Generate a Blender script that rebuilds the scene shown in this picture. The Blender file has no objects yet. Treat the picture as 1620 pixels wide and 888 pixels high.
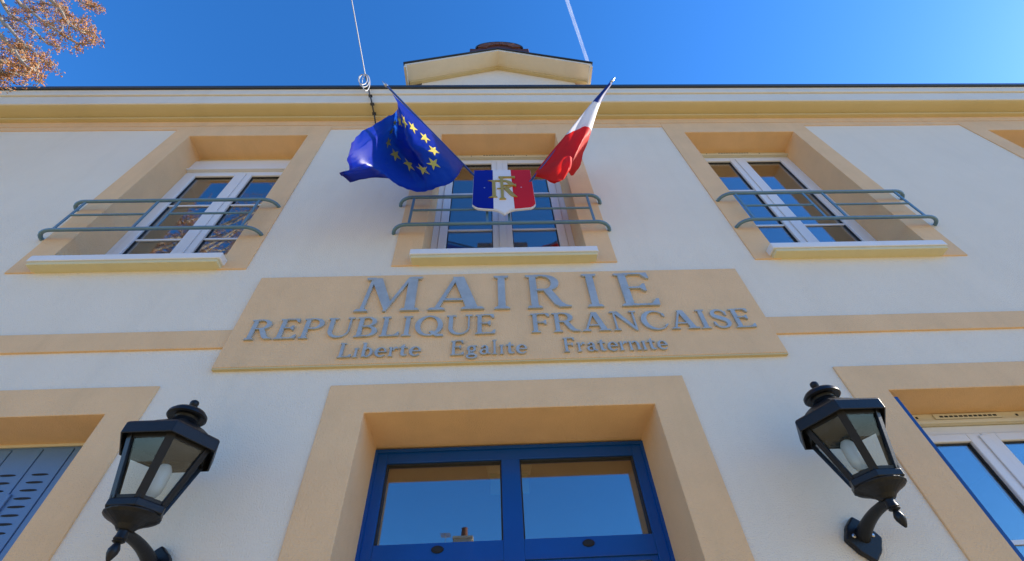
import bpy, bmesh, math, random
from mathutils import Vector, Matrix, noise as mnoise
random.seed(7)
R = math.radians
SC = bpy.context.scene
COL = SC.collection

# ------------------------------------------------------------------ camera
CAM_D = 2.0615
CAM_POS = Vector((0.0, -CAM_D, 1.6))
PITCH, YAW, ROLL = R(48.511), R(3.472), R(-3.769)
fwd = Vector((math.sin(YAW)*math.cos(PITCH), math.cos(YAW)*math.cos(PITCH), math.sin(PITCH)))
rgt0 = Vector((math.cos(YAW), -math.sin(YAW), 0)); up0 = rgt0.cross(fwd)
rgt = rgt0*math.cos(ROLL) + up0*math.sin(ROLL)
upv = -rgt0*math.sin(ROLL) + up0*math.cos(ROLL)
cam = bpy.data.cameras.new('camera'); camo = bpy.data.objects.new('camera', cam); COL.objects.link(camo)
camo.matrix_world = Matrix(((rgt.x, upv.x, -fwd.x, CAM_POS.x), (rgt.y, upv.y, -fwd.y, CAM_POS.y), (rgt.z, upv.z, -fwd.z, CAM_POS.z), (0, 0, 0, 1)))
cam.sensor_fit = 'HORIZONTAL'; cam.sensor_width = 36; cam.lens = 725.65/1620*36
cam.clip_start = .05; cam.clip_end = 20000
SC.camera = camo

def at(px, py, y=None, z=None):
    """point of the place seen at a pixel of the 1620 x 888 photo, on the plane y or z"""
    d = rgt*((px-810)/725.65) - upv*((py-444)/725.65) + fwd
    t = (y-CAM_POS.y)/d.y if y is not None else (z-CAM_POS.z)/d.z
    return CAM_POS + d*t

# ------------------------------------------------------------------ sky, sun, exposure
SUN_DIR = Vector((0.872, 0.036, 0.487)).normalized()
w = bpy.data.worlds.new('World'); SC.world = w; w.use_nodes = True
nt = w.node_tree; bg = nt.nodes['Background']
sky = nt.nodes.new('ShaderNodeTexSky'); sky.sky_type = 'NISHITA'; sky.sun_disc = False
sky.sun_elevation = math.asin(SUN_DIR.z); sky.sun_rotation = math.atan2(SUN_DIR.x, SUN_DIR.y)
sky.altitude = 150; sky.air_density = 1.0; sky.dust_density = .2; sky.ozone_density = 10
hs = nt.nodes.new('ShaderNodeHueSaturation'); hs.inputs['Saturation'].default_value = 1.10
nt.links.new(sky.outputs[0], hs.inputs['Color']); nt.links.new(hs.outputs[0], bg.inputs[0]); bg.inputs[1].default_value = .15
sl = bpy.data.lights.new('sun', 'SUN'); sl.energy = 4.9; sl.angle = R(.5); sl.color = (1, .92, .80)
so = bpy.data.objects.new('sun', sl); COL.objects.link(so); so.rotation_euler = (-SUN_DIR).to_track_quat('-Z', 'Y').to_euler()
SC.view_settings.view_transform = 'Standard'; SC.view_settings.look = 'None'
SC.view_settings.exposure = 1.2; SC.view_settings.gamma = 1
SC.cycles.max_bounces = 10; SC.cycles.transparent_max_bounces = 16

# ------------------------------------------------------------------ materials
def M(name, col, rough=.7, var=.06, vscale=3., bump=0., bscale=150., metal=0., spec=.5, coat=0., stain=0., stain_col=(.3, .26, .2), stretch=None, trans=0., sheen=0., tcol=None):
    m = bpy.data.materials.new(name); m.use_nodes = True; t = m.node_tree; n = t.nodes; L = t.links.new
    b = n['Principled BSDF']; b.inputs['Roughness'].default_value = rough; b.inputs['Metallic'].default_value = metal
    b.inputs['Specular IOR Level'].default_value = spec; b.inputs['Coat Weight'].default_value = coat
    b.inputs['Sheen Weight'].default_value = sheen
    geo = n.new('ShaderNodeNewGeometry')
    mp = n.new('ShaderNodeMapping'); L(geo.outputs['Position'], mp.inputs[0])
    if stretch: mp.inputs['Scale'].default_value = stretch
    nz = n.new('ShaderNodeTexNoise'); nz.inputs['Scale'].default_value = vscale; nz.inputs['Detail'].default_value = 8; nz.inputs['Roughness'].default_value = .62
    L(mp.outputs[0], nz.inputs['Vector'])
    mx = n.new('ShaderNodeMix'); mx.data_type = 'RGBA'
    mx.inputs[6].default_value = (*[max(0, c*(1-var*2)) for c in col], 1); mx.inputs[7].default_value = (*[min(1, c*(1+var*2)) for c in col], 1)
    L(nz.outputs['Fac'], mx.inputs[0]); out = mx.outputs[2]
    if stain > 0:
        n2 = n.new('ShaderNodeTexNoise'); n2.inputs['Scale'].default_value = 1.1; n2.inputs['Detail'].default_value = 9; n2.inputs['Roughness'].default_value = .7
        m2 = n.new('ShaderNodeMapping'); m2.inputs['Scale'].default_value = (3.6, 1, .5); L(geo.outputs['Position'], m2.inputs[0]); L(m2.outputs[0], n2.inputs['Vector'])
        rp = n.new('ShaderNodeMapRange'); rp.inputs[1].default_value = .5; rp.inputs[2].default_value = .8; rp.inputs[4].default_value = stain
        L(n2.outputs['Fac'], rp.inputs[0])
        mx2 = n.new('ShaderNodeMix'); mx2.data_type = 'RGBA'; mx2.inputs[7].default_value = (*stain_col, 1)
        L(rp.outputs[0], mx2.inputs[0]); L(out, mx2.inputs[6]); out = mx2.outputs[2]
    L(out, b.inputs['Base Color'])
    if bump > 0:
        nb = n.new('ShaderNodeTexNoise'); nb.inputs['Scale'].default_value = bscale; nb.inputs['Detail'].default_value = 4
        L(geo.outputs['Position'], nb.inputs['Vector'])
        bp = n.new('ShaderNodeBump'); bp.inputs['Strength'].default_value = bump; bp.inputs['Distance'].default_value = .006
        L(nb.outputs['Fac'], bp.inputs['Height']); L(bp.outputs[0], b.inputs['Normal'])
    if trans > 0:
        tr = n.new('ShaderNodeBsdfTranslucent'); ms = n.new('ShaderNodeMixShader'); ms.inputs[0].default_value = trans
        if tcol: tr.inputs[0].default_value = (*tcol, 1)
        else: L(out, tr.inputs[0])
        L(b.outputs[0], ms.inputs[1]); L(tr.outputs[0], ms.inputs[2]); L(ms.outputs[0], n['Material Output'].inputs[0])
    return m

def glass(name, tint=(1, 1, 1), gain=1.7, rough=0.0, base=0.02):
    m = bpy.data.materials.new(name); m.use_nodes = True; t = m.node_tree; n = t.nodes; L = t.links.new
    n.remove(n['Principled BSDF'])
    ge = n.new('ShaderNodeNewGeometry'); dt = n.new('ShaderNodeVectorMath'); dt.operation = 'DOT_PRODUCT'
    L(ge.outputs['Incoming'], dt.inputs[0]); L(ge.outputs['Normal'], dt.inputs[1])
    ab = n.new('ShaderNodeMath'); ab.operation = 'ABSOLUTE'; L(dt.outputs['Value'], ab.inputs[0])
    su = n.new('ShaderNodeMath'); su.operation = 'SUBTRACT'; su.use_clamp = True; su.inputs[0].default_value = 1; L(ab.outputs[0], su.inputs[1])
    pw = n.new('ShaderNodeMath'); pw.operation = 'POWER'; pw.inputs[1].default_value = 5; L(su.outputs[0], pw.inputs[0])
    mu = n.new('ShaderNodeMath'); mu.operation = 'MULTIPLY_ADD'; mu.use_clamp = True; mu.inputs[1].default_value = gain; mu.inputs[2].default_value = base
    L(pw.outputs[0], mu.inputs[0])
    tr = n.new('ShaderNodeBsdfTransparent'); tr.inputs[0].default_value = (*tint, 1)
    gl = n.new('ShaderNodeBsdfGlossy'); gl.inputs[1].default_value = rough
    ms = n.new('ShaderNodeMixShader'); L(mu.outputs[0], ms.inputs[0]); L(tr.outputs[0], ms.inputs[1]); L(gl.outputs[0], ms.inputs[2])
    L(ms.outputs[0], n['Material Output'].inputs[0])
    return m

MT = dict(
    wall=M('white_stucco', (.84, .75, .605), .9, .03, 2., 1., 150., stain=.22, stain_col=(.62, .56, .44)),
    ochre=M('ochre_render', (.83, .54, .285), .88, .07, 3.5, .8, 150., stain=.28, stain_col=(.52, .37, .21)),
    cornice=M('cream_cornice', (.77, .70, .57), .8, .04, 2., .2, 90., stain=.25, stain_col=(.5, .46, .38), stretch=(1, 4, 6)),
    cove=M('yellow_ochre_cove', (.62, .50, .26), .8, .05, 2., .2, 90., stain=.2, stain_col=(.45, .37, .17)),
    sill=M('white_sill', (.74, .73, .72), .6, .03, 5., .2, 120., stain=.2, stain_col=(.5, .47, .4)),
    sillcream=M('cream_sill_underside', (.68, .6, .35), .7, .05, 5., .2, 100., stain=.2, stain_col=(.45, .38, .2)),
    pvc=M('white_plastic_frame', (.76, .75, .74), .35, .02, 6.),
    cream=M('cream_lintel_board', (.70, .64, .48), .5, .03, 6.),
    gasket=M('black_gasket', (.02, .02, .02), .6),
    rail=M('blue_grey_railing_paint', (.10, .20, .27), .42, .1, 20., .15, 60., coat=.2),
    door=M('blue_door_paint', (.001, .065, .30), .34, .08, 5., .08, 60., spec=.35, coat=.1),
    shutter=M('blue_grey_shutter', (.11, .215, .41), .45, .05, 6., .1, 60.),
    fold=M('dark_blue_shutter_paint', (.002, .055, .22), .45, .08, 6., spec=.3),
    slot=M('dark_slot', (.012, .014, .02), .8),
    letter=M('painted_blue_grey_letter', (.42, .44, .42), .45, .18, 14., .1, 90., metal=.2),
    lamp=M('black_lamp_paint', (.010, .010, .011), .42, .2, 30., .15, 120., spec=.3, coat=.05),
    bulb=M('white_bulb', (.82, .81, .77), .3, .01, trans=.3),
    zinc=M('dark_zinc', (.035, .04, .045), .5, .1, 5., metal=.3),
    roof=M('brown_roof_tile', (.16, .075, .045), .85, .2, 8., .4, 30.),
    brick=M('brown_terracotta', (.15, .055, .03), .85, .3, 14., .5, 40.),
    darkwood=M('dark_red_brown_wood', (.085, .022, .014), .8, .2, 14., .4, 40.),
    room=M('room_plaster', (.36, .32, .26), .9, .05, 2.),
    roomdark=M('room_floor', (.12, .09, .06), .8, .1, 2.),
    curtain=M('net_curtain', (.6, .6, .58), .9, .05, 6., trans=.4),
    pane=glass('window_glass', (.95, .97, .97), 1.6, base=.22),
    dpane=glass('door_glass', (.92, .95, .97), 1.6, base=.24),
    lpane=glass('lamp_glass', (.92, .94, .93), 1.0, .0, base=.035),
    eu=M('blue_flag_cloth', (.0, .009, .25), .36, .06, 6., .1, 300., spec=.45, trans=.36, tcol=(.015, .11, .62)),
    star=M('yellow_star_cloth', (.72, .58, .09), .6, .05, trans=.35),
    fblue=M('navy_flag_cloth', (.012, .03, .22), .6, .06, trans=.4),
    fwhite=M('white_flag_cloth', (.78, .78, .8), .6, .03, trans=.42),
    fred=M('red_flag_cloth', (.72, .02, .012), .6, .06, spec=.25, trans=.45),
    pole=M('blue_flagpole_paint', (.012, .04, .2), .35, .05, coat=.3),
    steel=M('bright_metal', (.5, .5, .52), .3, .05, metal=.9),
    sblue=M('shield_blue', (.003, .005, .24), .4, .03, spec=.2),
    swhite=M('shield_white', (.76, .74, .74), .4, .02, spec=.2),
    sred=M('shield_red', (.60, .012, .012), .4, .03, spec=.15),
    gold=M('gold_paint', (.5, .34, .05), .35, .05, metal=.25),
    cable=M('grey_cable', (.45, .45, .45), .5, .1),
    dcable=M('dark_cable', (.05, .05, .05), .6, .1),
    bark=M('pale_bark', (.30, .255, .20), .9, .2, 25., .6, 60.),
    bud=M('orange_brown_blossom', (.47, .22, .085), .8, .35, 9., trans=.3),
    ground=M('pale_gravel_paving', (.345, .26, .12), .95, .1, 1.5, .5, 40.),
    exit=M('green_sign', (.25, .45, .32), .4, .05),
    exitw=M('pale_sign_housing', (.7, .68, .5), .4, .03),
    opp=M('beige_house_render', (.5, .44, .34), .9, .06, 1.),
)
def mat_contrail():
    m = bpy.data.materials.new('contrail_vapour'); m.use_nodes = True; t = m.node_tree; n = t.nodes; L = t.links.new
    n.remove(n['Principled BSDF'])
    geo = n.new('ShaderNodeNewGeometry'); nz = n.new('ShaderNodeTexNoise'); nz.inputs['Scale'].default_value = .02; nz.inputs['Detail'].default_value = 6
    L(geo.outputs['Position'], nz.inputs['Vector'])
    rp = n.new('ShaderNodeMapRange'); rp.inputs[1].default_value = .3; rp.inputs[2].default_value = .7; rp.inputs[3].default_value = .08; rp.inputs[4].default_value = .17; L(nz.outputs['Fac'], rp.inputs[0])
    tr = n.new('ShaderNodeBsdfTransparent'); df = n.new('ShaderNodeBsdfDiffuse'); df.inputs[0].default_value = (.9, .9, .9, 1)
    tl = n.new('ShaderNodeBsdfTranslucent'); tl.inputs[0].default_value = (.9, .9, .9, 1)
    ad = n.new('ShaderNodeMixShader'); L(df.outputs[0], ad.inputs[1]); L(tl.outputs[0], ad.inputs[2])
    ms = n.new('ShaderNodeMixShader'); L(rp.outputs[0], ms.inputs[0]); L(tr.outputs[0], ms.inputs[1]); L(ad.outputs[0], ms.inputs[2]); L(ms.outputs[0], n['Material Output'].inputs[0])
    return m
MT['contrail'] = mat_contrail()

# ------------------------------------------------------------------ helpers
class MB:
    def __init__(s): s.v = []; s.f = []; s.m = []
    def add(s, vs, fs, mi=0):
        o = len(s.v); s.v += [tuple(v) for v in vs]; s.f += [tuple(i+o for i in f) for f in fs]; s.m += [mi]*len(fs); return s
    def box(s, x0, x1, y0, y1, z0, z1, mi=0):
        return s.add([(x0, y0, z0), (x1, y0, z0), (x1, y1, z0), (x0, y1, z0), (x0, y0, z1), (x1, y0, z1), (x1, y1, z1), (x0, y1, z1)],
                     [(0, 3, 2, 1), (4, 5, 6, 7), (0, 1, 5, 4), (1, 2, 6, 5), (2, 3, 7, 6), (3, 0, 4, 7)], mi)
    def prism_y(s, pts, y0, y1, mi=0):
        """polygon in x,z extruded along y"""
        n = len(pts); a = sum(pts[i][0]*pts[(i+1) % n][1]-pts[(i+1) % n][0]*pts[i][1] for i in range(n))
        if a < 0: pts = pts[::-1]
        vs = [(x, y0, z) for x, z in pts]+[(x, y1, z) for x, z in pts]
        return s.add(vs, [tuple(range(n)), tuple(range(2*n-1, n-1, -1))]+[(i, i+n, (i+1) % n+n, (i+1) % n) for i in range(n)], mi)
    def prism_x(s, pts, x0, x1, mi=0):
        """polygon in y,z extruded along x"""
        n = len(pts); a = sum(pts[i][0]*pts[(i+1) % n][1]-pts[(i+1) % n][0]*pts[i][1] for i in range(n))
        if a < 0: pts = pts[::-1]
        vs = [(x0, y, z) for y, z in pts]+[(x1, y, z) for y, z in pts]
        return s.add(vs, [tuple(range(n-1, -1, -1)), tuple(range(n, 2*n))]+[(i, (i+1) % n, (i+1) % n+n, i+n) for i in range(n)], mi)
    def tube(s, path, rad, seg=10, mi=0, cap=True):
        P = [Vector(p) for p in path]; n = len(P)
        rr = rad if isinstance(rad, (list, tuple)) else [rad]*n
        prev = None; vs = []
        for i, p in enumerate(P):
            t = (P[min(i+1, n-1)]-P[max(i-1, 0)]).normalized()
            if prev is None:
                a = Vector((0, 0, 1)) if abs(t.z) < .9 else Vector((1, 0, 0)); u = t.cross(a).normalized()
            else:
                u = (prev-t*prev.dot(t)); u = u.normalized() if u.length > 1e-6 else prev
            prev = u; v = t.cross(u)
            vs += [p+(u*math.cos(2*math.pi*k/seg)+v*math.sin(2*math.pi*k/seg))*rr[i] for k in range(seg)]
        fs = [(i*seg+k, i*seg+(k+1) % seg, (i+1)*seg+(k+1) % seg, (i+1)*seg+k) for i in range(n-1) for k in range(seg)]
        if cap: fs += [tuple(range(seg-1, -1, -1)), tuple(range((n-1)*seg, n*seg))]
        return s.add(vs, fs, mi)
    def lathe(s, prof, seg=24, c=(0, 0), rot=0., mi=0):
        vs = []; n = len(prof)
        for r, z in prof: vs += [(c[0]+r*math.cos(rot+2*math.pi*k/seg), c[1]+r*math.sin(rot+2*math.pi*k/seg), z) for k in range(seg)]
        fs = [(i*seg+k, i*seg+(k+1) % seg, (i+1)*seg+(k+1) % seg, (i+1)*seg+k) for i in range(n-1) for k in range(seg)]
        fs += [tuple(range(seg-1, -1, -1)), tuple(range((n-1)*seg, n*seg))]
        return s.add(vs, fs, mi)
    def build(s, name, mat, parent=None, smooth=False, bevel=0., loc=None):
        me = bpy.data.meshes.new(name); me.from_pydata(s.v, [], s.f)
        for m in (mat if isinstance(mat, (list, tuple)) else [mat]): me.materials.append(MT[m])
        me.polygons.foreach_set('material_index', s.m)
        if smooth:
            me.polygons.foreach_set('use_smooth', [True]*len(me.polygons))
        o = bpy.data.objects.new(name, me); COL.objects.link(o)
        if smooth:
            try: me.set_sharp_from_angle(angle=R(38))
            except Exception: pass
        if bevel > 0:
            b = o.modifiers.new('bevel', 'BEVEL'); b.width = bevel; b.segments = 2; b.limit_method = 'ANGLE'; b.angle_limit = R(40)
        if parent: o.parent = parent
        if loc: o.location = loc
        return o

def empty(name, loc=(0, 0, 0)):
    o = bpy.data.objects.new(name, None); COL.objects.link(o); o.location = loc; o.empty_display_size = .1; return o
def tag(o, label=None, cat=None, group=None, kind=None):
    if label: o['label'] = label
    if cat: o['category'] = cat
    if group: o['group'] = group
    if kind: o['kind'] = kind
    return o

# ------------------------------------------------------------------ ground
g = MB(); g.add([(-1500, -1500, 0), (1500, -1500, 0), (1500, 1500, 0), (-1500, 1500, 0)], [(0, 1, 2, 3)])
tag(g.build('ground', 'ground'), 'pale gravel forecourt in front of the town hall', None, None, 'structure')

# ------------------------------------------------------------------ town hall
X0, X1, YB, ZT = -8.2, 8.4, 8.0, 6.64
hall = tag(empty('town_hall', (0, 0, 0)), 'white rendered town hall with ochre window surrounds and cream cornice', 'building')
OW, SW = .603, .80                       # half opening, half surround
UP = [(-5.96, .24), (-2.508, .25), (.086, .25), (2.692, .25), (6.112, .25)]
LOW = [(-2.555, -.0), (2.71, 0)]
UZ0, UZ1, UZB, UZT = 4.16, 6.282, 4.106, 6.53
LZ0, LZ1, LZT = 1.0, 2.972, 3.138
DX0, DX1, DZ1, DZT = -.673, .826, 2.932, 3.108
DSX0, DSX1 = -.882, 1.027
holes = [(c-.7, c+.7, 4.13, 6.4) for c, _ in UP] + [(c-.7, c+.7, .95, 3.06) for c, _ in LOW] + [(-.78, .93, -.1, 3.02)]
xs = sorted({X0, X1, *[h[0] for h in holes], *[h[1] for h in holes]})
zs = sorted({0., ZT+.1, *[h[2] for h in holes if h[2] > 0], *[h[3] for h in holes]})
wl = MB()
for i in range(len(xs)-1):
    for j in range(len(zs)-1):
        cx, cz = (xs[i]+xs[i+1])/2, (zs[j]+zs[j+1])/2
        if any(h[0] < cx < h[1] and h[2] < cz < h[3] for h in holes): continue
        a, b, c, d = xs[i], xs[i+1], zs[j], zs[j+1]
        wl.add([(a, 0, c), (b, 0, c), (b, 0, d), (a, 0, d)], [(0, 1, 2, 3)])
        wl.add([(a, .42, c), (b, .42, c), (b, .42, d), (a, .42, d)], [(0, 3, 2, 1)])
wl.box(X0, X0+.4, .42, YB, 0, ZT+.1); wl.box(X1-.4, X1, .42, YB, 0, ZT+.1); wl.box(X0, X1, YB, YB+.4, 0, ZT+.1)
wl.add([(X0, 0, 0), (X0, .42, 0), (X0, .42, ZT+.1), (X0, 0, ZT+.1)], [(0, 3, 2, 1)]); wl.add([(X1, 0, 0), (X1, .42, 0), (X1, .42, ZT+.1), (X1, 0, ZT+.1)], [(0, 1, 2, 3)])
wl.build('wall', 'wall', hall)

# frieze band
fr = MB(); fr.box(X0-.006, X1+.006, -.012, .2, 6.533, 6.66); fr.build('frieze', 'ochre', hall)
edges = [X0-.004]+[v for c, _ in UP for v in (c-SW, c+SW)]+[X1+.004]
for a, b in zip(edges[0::2], edges[1::2]):
    MB().box(a, b, -.008, .1, 6.442, 6.5325).build('lower_frieze', 'ochre', hall)

# surrounds with their reveals
def surround(x0, x1, ox0, ox1, zb, zt, oz, depth, y=-.010):
    s = MB(); s.prism_y([(x0, zb), (x0, zt), (x1, zt), (x1, zb), (ox1, zb), (ox1, oz), (ox0, oz), (ox0, zb)], y, depth)
    return s.build('surround', 'ochre', hall, bevel=.004)
for c, d in UP: surround(c-SW, c+SW, c-OW, c+OW, UZB, UZT, UZ1, .40)
surround(-3.36, -1.784, -3.14, -1.966, .9, LZT, LZ1, .40); surround(1.901, 3.52, 2.112, 3.30, .9, LZT, LZ1, .40)
surround(DSX0, DSX1, DX0, DX1, 0, DZT, DZ1, .42)

# string course either side of the sign
MB().box(X0-.02, -1.553, -.014, .1, 3.39, 3.528).build('string_course', 'ochre', hall, bevel=.003)
MB().box(1.686, X1+.02, -.014, .1, 3.39, 3.528).build('string_course', 'ochre', hall, bevel=.003)

# cornice
c = MB()
c.prism_x([(.2, 6.645), (-.052, 6.645), (-.056, 6.652), (-.056, 6.676), (-.05, 6.682), (.2, 6.682)], X0-.05, X1+.05, 1)
cove = [(.2, 6.683)]+[(-.058-.125*math.sin(t*math.pi/2/8)*1.0, 6.684+.03*(1-math.cos(t*math.pi/2/8))) for t in range(9)]+[(.2, 6.73)]
c.prism_x(cove, X0-.05, X1+.05, 1)
c.prism_x([(.2, 6.705), (-.186, 6.705), (-.19, 6.71), (-.19, 6.915), (-.185, 6.925), (.2, 6.925)], X0-.19, X1+.19, 0)
c.prism_x([(.2, 6.926), (-.203, 6.926), (-.208, 6.935), (-.208, 7.03), (-.215, 7.05), (.2, 7.05)], X0-.21, X1+.21, 0)
cor = c.build('cornice', ['cornice', 'cove'], hall, bevel=.003)
gt = MB(); gt.prism_x([(.1, 7.052), (-.232, 7.052), (-.237, 7.06), (-.237, 7.115), (-.225, 7.12), (.1, 7.13)], X0-.23, X1+.23); gt.build('roof_edge', 'zinc', hall, bevel=.004)
# gentle unevenness of the drip edge: short lead clips
rf = MB(); rf.add([(X0-.2, -.1, 7.132), (X1+.2, -.1, 7.132), (X1-3, 4.2, 9.2), (X0+3, 4.2, 9.2)], [(0, 1, 2, 3)])
rf.add([(X0-.2, 8.5, 7.132), (X1+.2, 8.5, 7.132), (X1-3, 4.2, 9.2), (X0+3, 4.2, 9.2)], [(3, 2, 1, 0)])
rf.add([(X0-.2, -.1, 7.132), (X0+3, 4.2, 9.2), (X0-.2, 8.5, 7.132)], [(0, 1, 2)]); rf.add([(X1+.2, -.1, 7.132), (X1-3, 4.2, 9.2), (X1+.2, 8.5, 7.132)], [(0, 2, 1)])
rf.add([(X0, 0, 6.74), (X1, 0, 6.74), (X1, 8.3, 6.74), (X0, 8.3, 6.74)], [(0, 1, 2, 3)])
roof = rf.build('roof', 'roof', hall)

# gabled dormer over the middle
DC, DW, DE, DA, DF = .13, 1.262, 8.15, 8.835, -.15
dm = MB(); dm.prism_y([(DC-DW+.2, 7.1), (DC+DW-.2, 7.1), (DC+DW-.2, DE+.10), (DC, DA-.01), (DC-DW+.2, DE+.10)], .10, 2.6)
dorm = dm.build('dormer', 'wall', hall)
sl_ = (DA-DE)/DW
so_ = MB()
for s in (-1, 1):
    so_.prism_y([(DC, DA), (DC+s*DW, DE), (DC+s*DW, DE+.055), (DC, DA+.058)], DF, 2.7)
so_.build('gable_hood', 'cornice', dorm)
tri = MB()
for s in (-1, 1):                                        # moulding where the hood meets the wall
    tri.prism_y([(DC, DA-.002), (DC+s*(DW-.05), DE+.025), (DC+s*(DW-.05), DE-.035), (DC, DA-.062)], .06, .099)
tri.build('rake_moulding', 'cove', dorm)
for s in (-1, 1):
    MB().box(min(DC+s*DW, DC+s*(DW-.03)), max(DC+s*DW, DC+s*(DW-.03)), DF+.002, 2.6, DE-.07, DE-.001).build('eave_board', 'cornice', dorm)
    gz = MB(); gz.prism_y([(DC, DA+.059), (DC+s*(DW+.02), DE+.056), (DC+s*(DW+.02), DE+.082), (DC, DA+.085)], DF-.02, 2.75); gz.build('zinc_edge', 'zinc', dorm)
for k in range(8):
    MB().box(DC-DW+.30+k*.05, DC-DW+.33+k*.05, .07, .0995, 7.96, 8.02).build('vent_slot', 'cornice', dorm)

# chimney with rounded cap behind the gable
ch = MB(); ch.box(-.22, .58, .45, 1.25, 7.5, 10.36); chim = ch.build('chimney', 'brick', hall)
arc = [(.19+.40*math.cos(a), 10.66+.37*math.sin(a)) for a in [math.pi*k/20 for k in range(21)]]
cp = MB(); cp.prism_y([(-.345, 10.40), (.725, 10.40), (.725, 10.675)]+arc+[(-.345, 10.675)], .3, 1.4); cp.build('chimney_cap', 'darkwood', chim, bevel=.01)
ca = MB()
for k in range(14):
    a0, a1 = math.pi*(.06+.88*k/14), math.pi*(.06+.88*(k+.9)/14)
    q = [(.19+r*math.cos(a), 10.63+r*.93*math.sin(a)) for r, a in ((.405, a0), (.405, a1), (.24, a1), (.24, a0))]
    ca = MB(); ca.prism_y(q, .27+random.uniform(0, .012), .299); ca.build('brick', 'brick', chim)
cz_ = MB(); cz_.prism_y([(.19+.41*math.cos(a), 10.66+.38*math.sin(a)) for a in [math.pi*k/20 for k in range(21)]]+[(.19+.435*math.cos(a), 10.66+.405*math.sin(a)) for a in [math.pi*k/20 for k in range(20, -1, -1)]], .28, 1.42)
cz_.build('cap_flashing', 'zinc', chim)

# ------------------------------------------------------------------ windows
def window(c, ztop, rows, zbot, yf=.25, board='cream', split=.0, half=OW):
    """c opening centre, ztop top of the glazing, zbot sill level, rows glazing bar heights"""
    F = .475; Mw = .085
    f = MB()
    f.box(c-half, c-half+.055, yf, yf+.07, zbot, ztop+.10); f.box(c+half-.055, c+half, yf, yf+.07, zbot, ztop+.10)
    f.box(c-half+.055, c+half-.055, yf, yf+.07, ztop+.05, ztop+.10); f.box(c-half+.055, c+half-.055, yf, yf+.07, zbot, zbot+.05)
    win = f.build('window', 'pvc', hall, bevel=.004)
    for s in (-1, 1):
        a, b = (c-half+.058, c-.002) if s < 0 else (c+.002, c+half-.058)
        gx0, gx1 = (c-F, c-Mw) if s < 0 else (c+Mw, c+F)
        k = MB(); y0 = yf-.012
        k.box(a, gx0, y0, yf+.05, zbot+.052, ztop+.048); k.box(gx1, b, y0, yf+.05, zbot+.052, ztop+.048)
        k.box(gx0, gx1, y0, yf+.05, ztop, ztop+.048); k.box(gx0, gx1, y0, yf+.05, zbot+.052, zbot+.11)
        k.build('casement', 'pvc', win, bevel=.006)
        gk = MB(); e = .007
        for (p, q, r_, t) in ((gx0, gx0+e, zbot+.11, ztop), (gx1-e, gx1, zbot+.11, ztop), (gx0+e, gx1-e, ztop-e, ztop), (gx0+e, gx1-e, zbot+.11, zbot+.11+e)):
            gk.box(p, q, yf+.006, yf+.03, r_, t)
        gk.build('gasket', 'gasket', win)
        MB().box(gx0+.001, gx1-.001, yf+.014, yf+.020, zbot+.111, ztop-.001).build('pane', 'pane', win)
        for z in rows:
            MB().box(gx0+.002, gx1-.002, yf+.004, yf+.0135, z-.010, z+.010).build('glazing_bar', 'pvc', win)
    # astragal covering the meeting stiles
    MB().box(c-.028, c+.028, yf-.022, yf-.0125, zbot+.07, ztop+.03).build('meeting_strip', 'pvc', win, bevel=.004)
    return win

def board(win, c, z0, z1, yf=.25, half=OW, mat='cream', vent=True):
    b = MB().box(c-half, c+half, yf-.02, yf+.10, z0, z1); b.box(c-half, c+half, yf-.035, yf-.0205, z0, z0+.022); b.build('lintel_board', mat, win, bevel=.004)
    if vent:
        v = MB(); v.box(c-.2, c+.2, yf-.028, yf-.0205, (z0+z1)/2-.016+.01, (z0+z1)/2+.016+.01); v.build('vent', mat, win, bevel=.003)
        for k in range(12): MB().box(c-.17+k*.029, c-.17+k*.029+.02, yf-.0295, yf-.0283, (z0+z1)/2+.004, (z0+z1)/2+.014).build('vent_slot', 'slot', win)
        for s in (-1, 1):
            MB().box(c+s*.3-.006, c+s*.3+.006, yf-.0225, yf-.0206, (z0+z1)/2+.004, (z0+z1)/2+.016).build('screw', 'slot', win)

def sill(c, z0=UZB, hw=.665):
    s = MB(); s.box(c-hw, c+hw, -.085, .249, z0+.032, z0+.092)
    o = s.build('sill', 'sill', hall, bevel=.006)
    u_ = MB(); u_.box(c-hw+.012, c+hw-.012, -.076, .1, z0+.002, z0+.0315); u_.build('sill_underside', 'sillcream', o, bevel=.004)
for i, (cx, d) in enumerate(UP):
    if i == 1:
        wn = window(cx, 5.89, (5.36, 4.83), 4.19); board(wn, cx, 5.992, 6.20, mat='pvc', vent=False)
        MB().box(cx-OW, cx+OW, .255, .33, 6.20, 6.281).build('lintel_strip', 'cream', wn)
    else:
        wn = window(cx, 6.10, (5.504, 4.898), 4.19); board(wn, cx, 6.202, 6.281)
    sill(*{1: (-2.505, UZB, .637), 2: (.082, UZB, .664), 3: (2.663, UZB, .652)}.get(i, (cx,)))

# rooms behind the openings
def room(name, x0, x1, y0, y1, z0, z1):
    r_ = MB(); t = .05
    r_.box(x0-t, x0, y0, y1, z0, z1); r_.box(x1, x1+t, y0, y1, z0, z1); r_.box(x0-t, x1+t, y1, y1+t, z0, z1); r_.box(x0-t, x1+t, y0, y1+t, z1, z1+t)
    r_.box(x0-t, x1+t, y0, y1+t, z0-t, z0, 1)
    for a, b in ((x0, None),): pass
    return r_.build(name, ['room', 'roomdark'], hall)
for cx, d in UP: room('room', cx-1.0, cx+1.0, .425, 3.6, 3.75, 6.5)
room('room', 1.5, 3.9, .425, 3.6, .2, 3.15)
room('entrance_hall', -1.3, 1.45, .425, 4.5, .02, 3.2)

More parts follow.
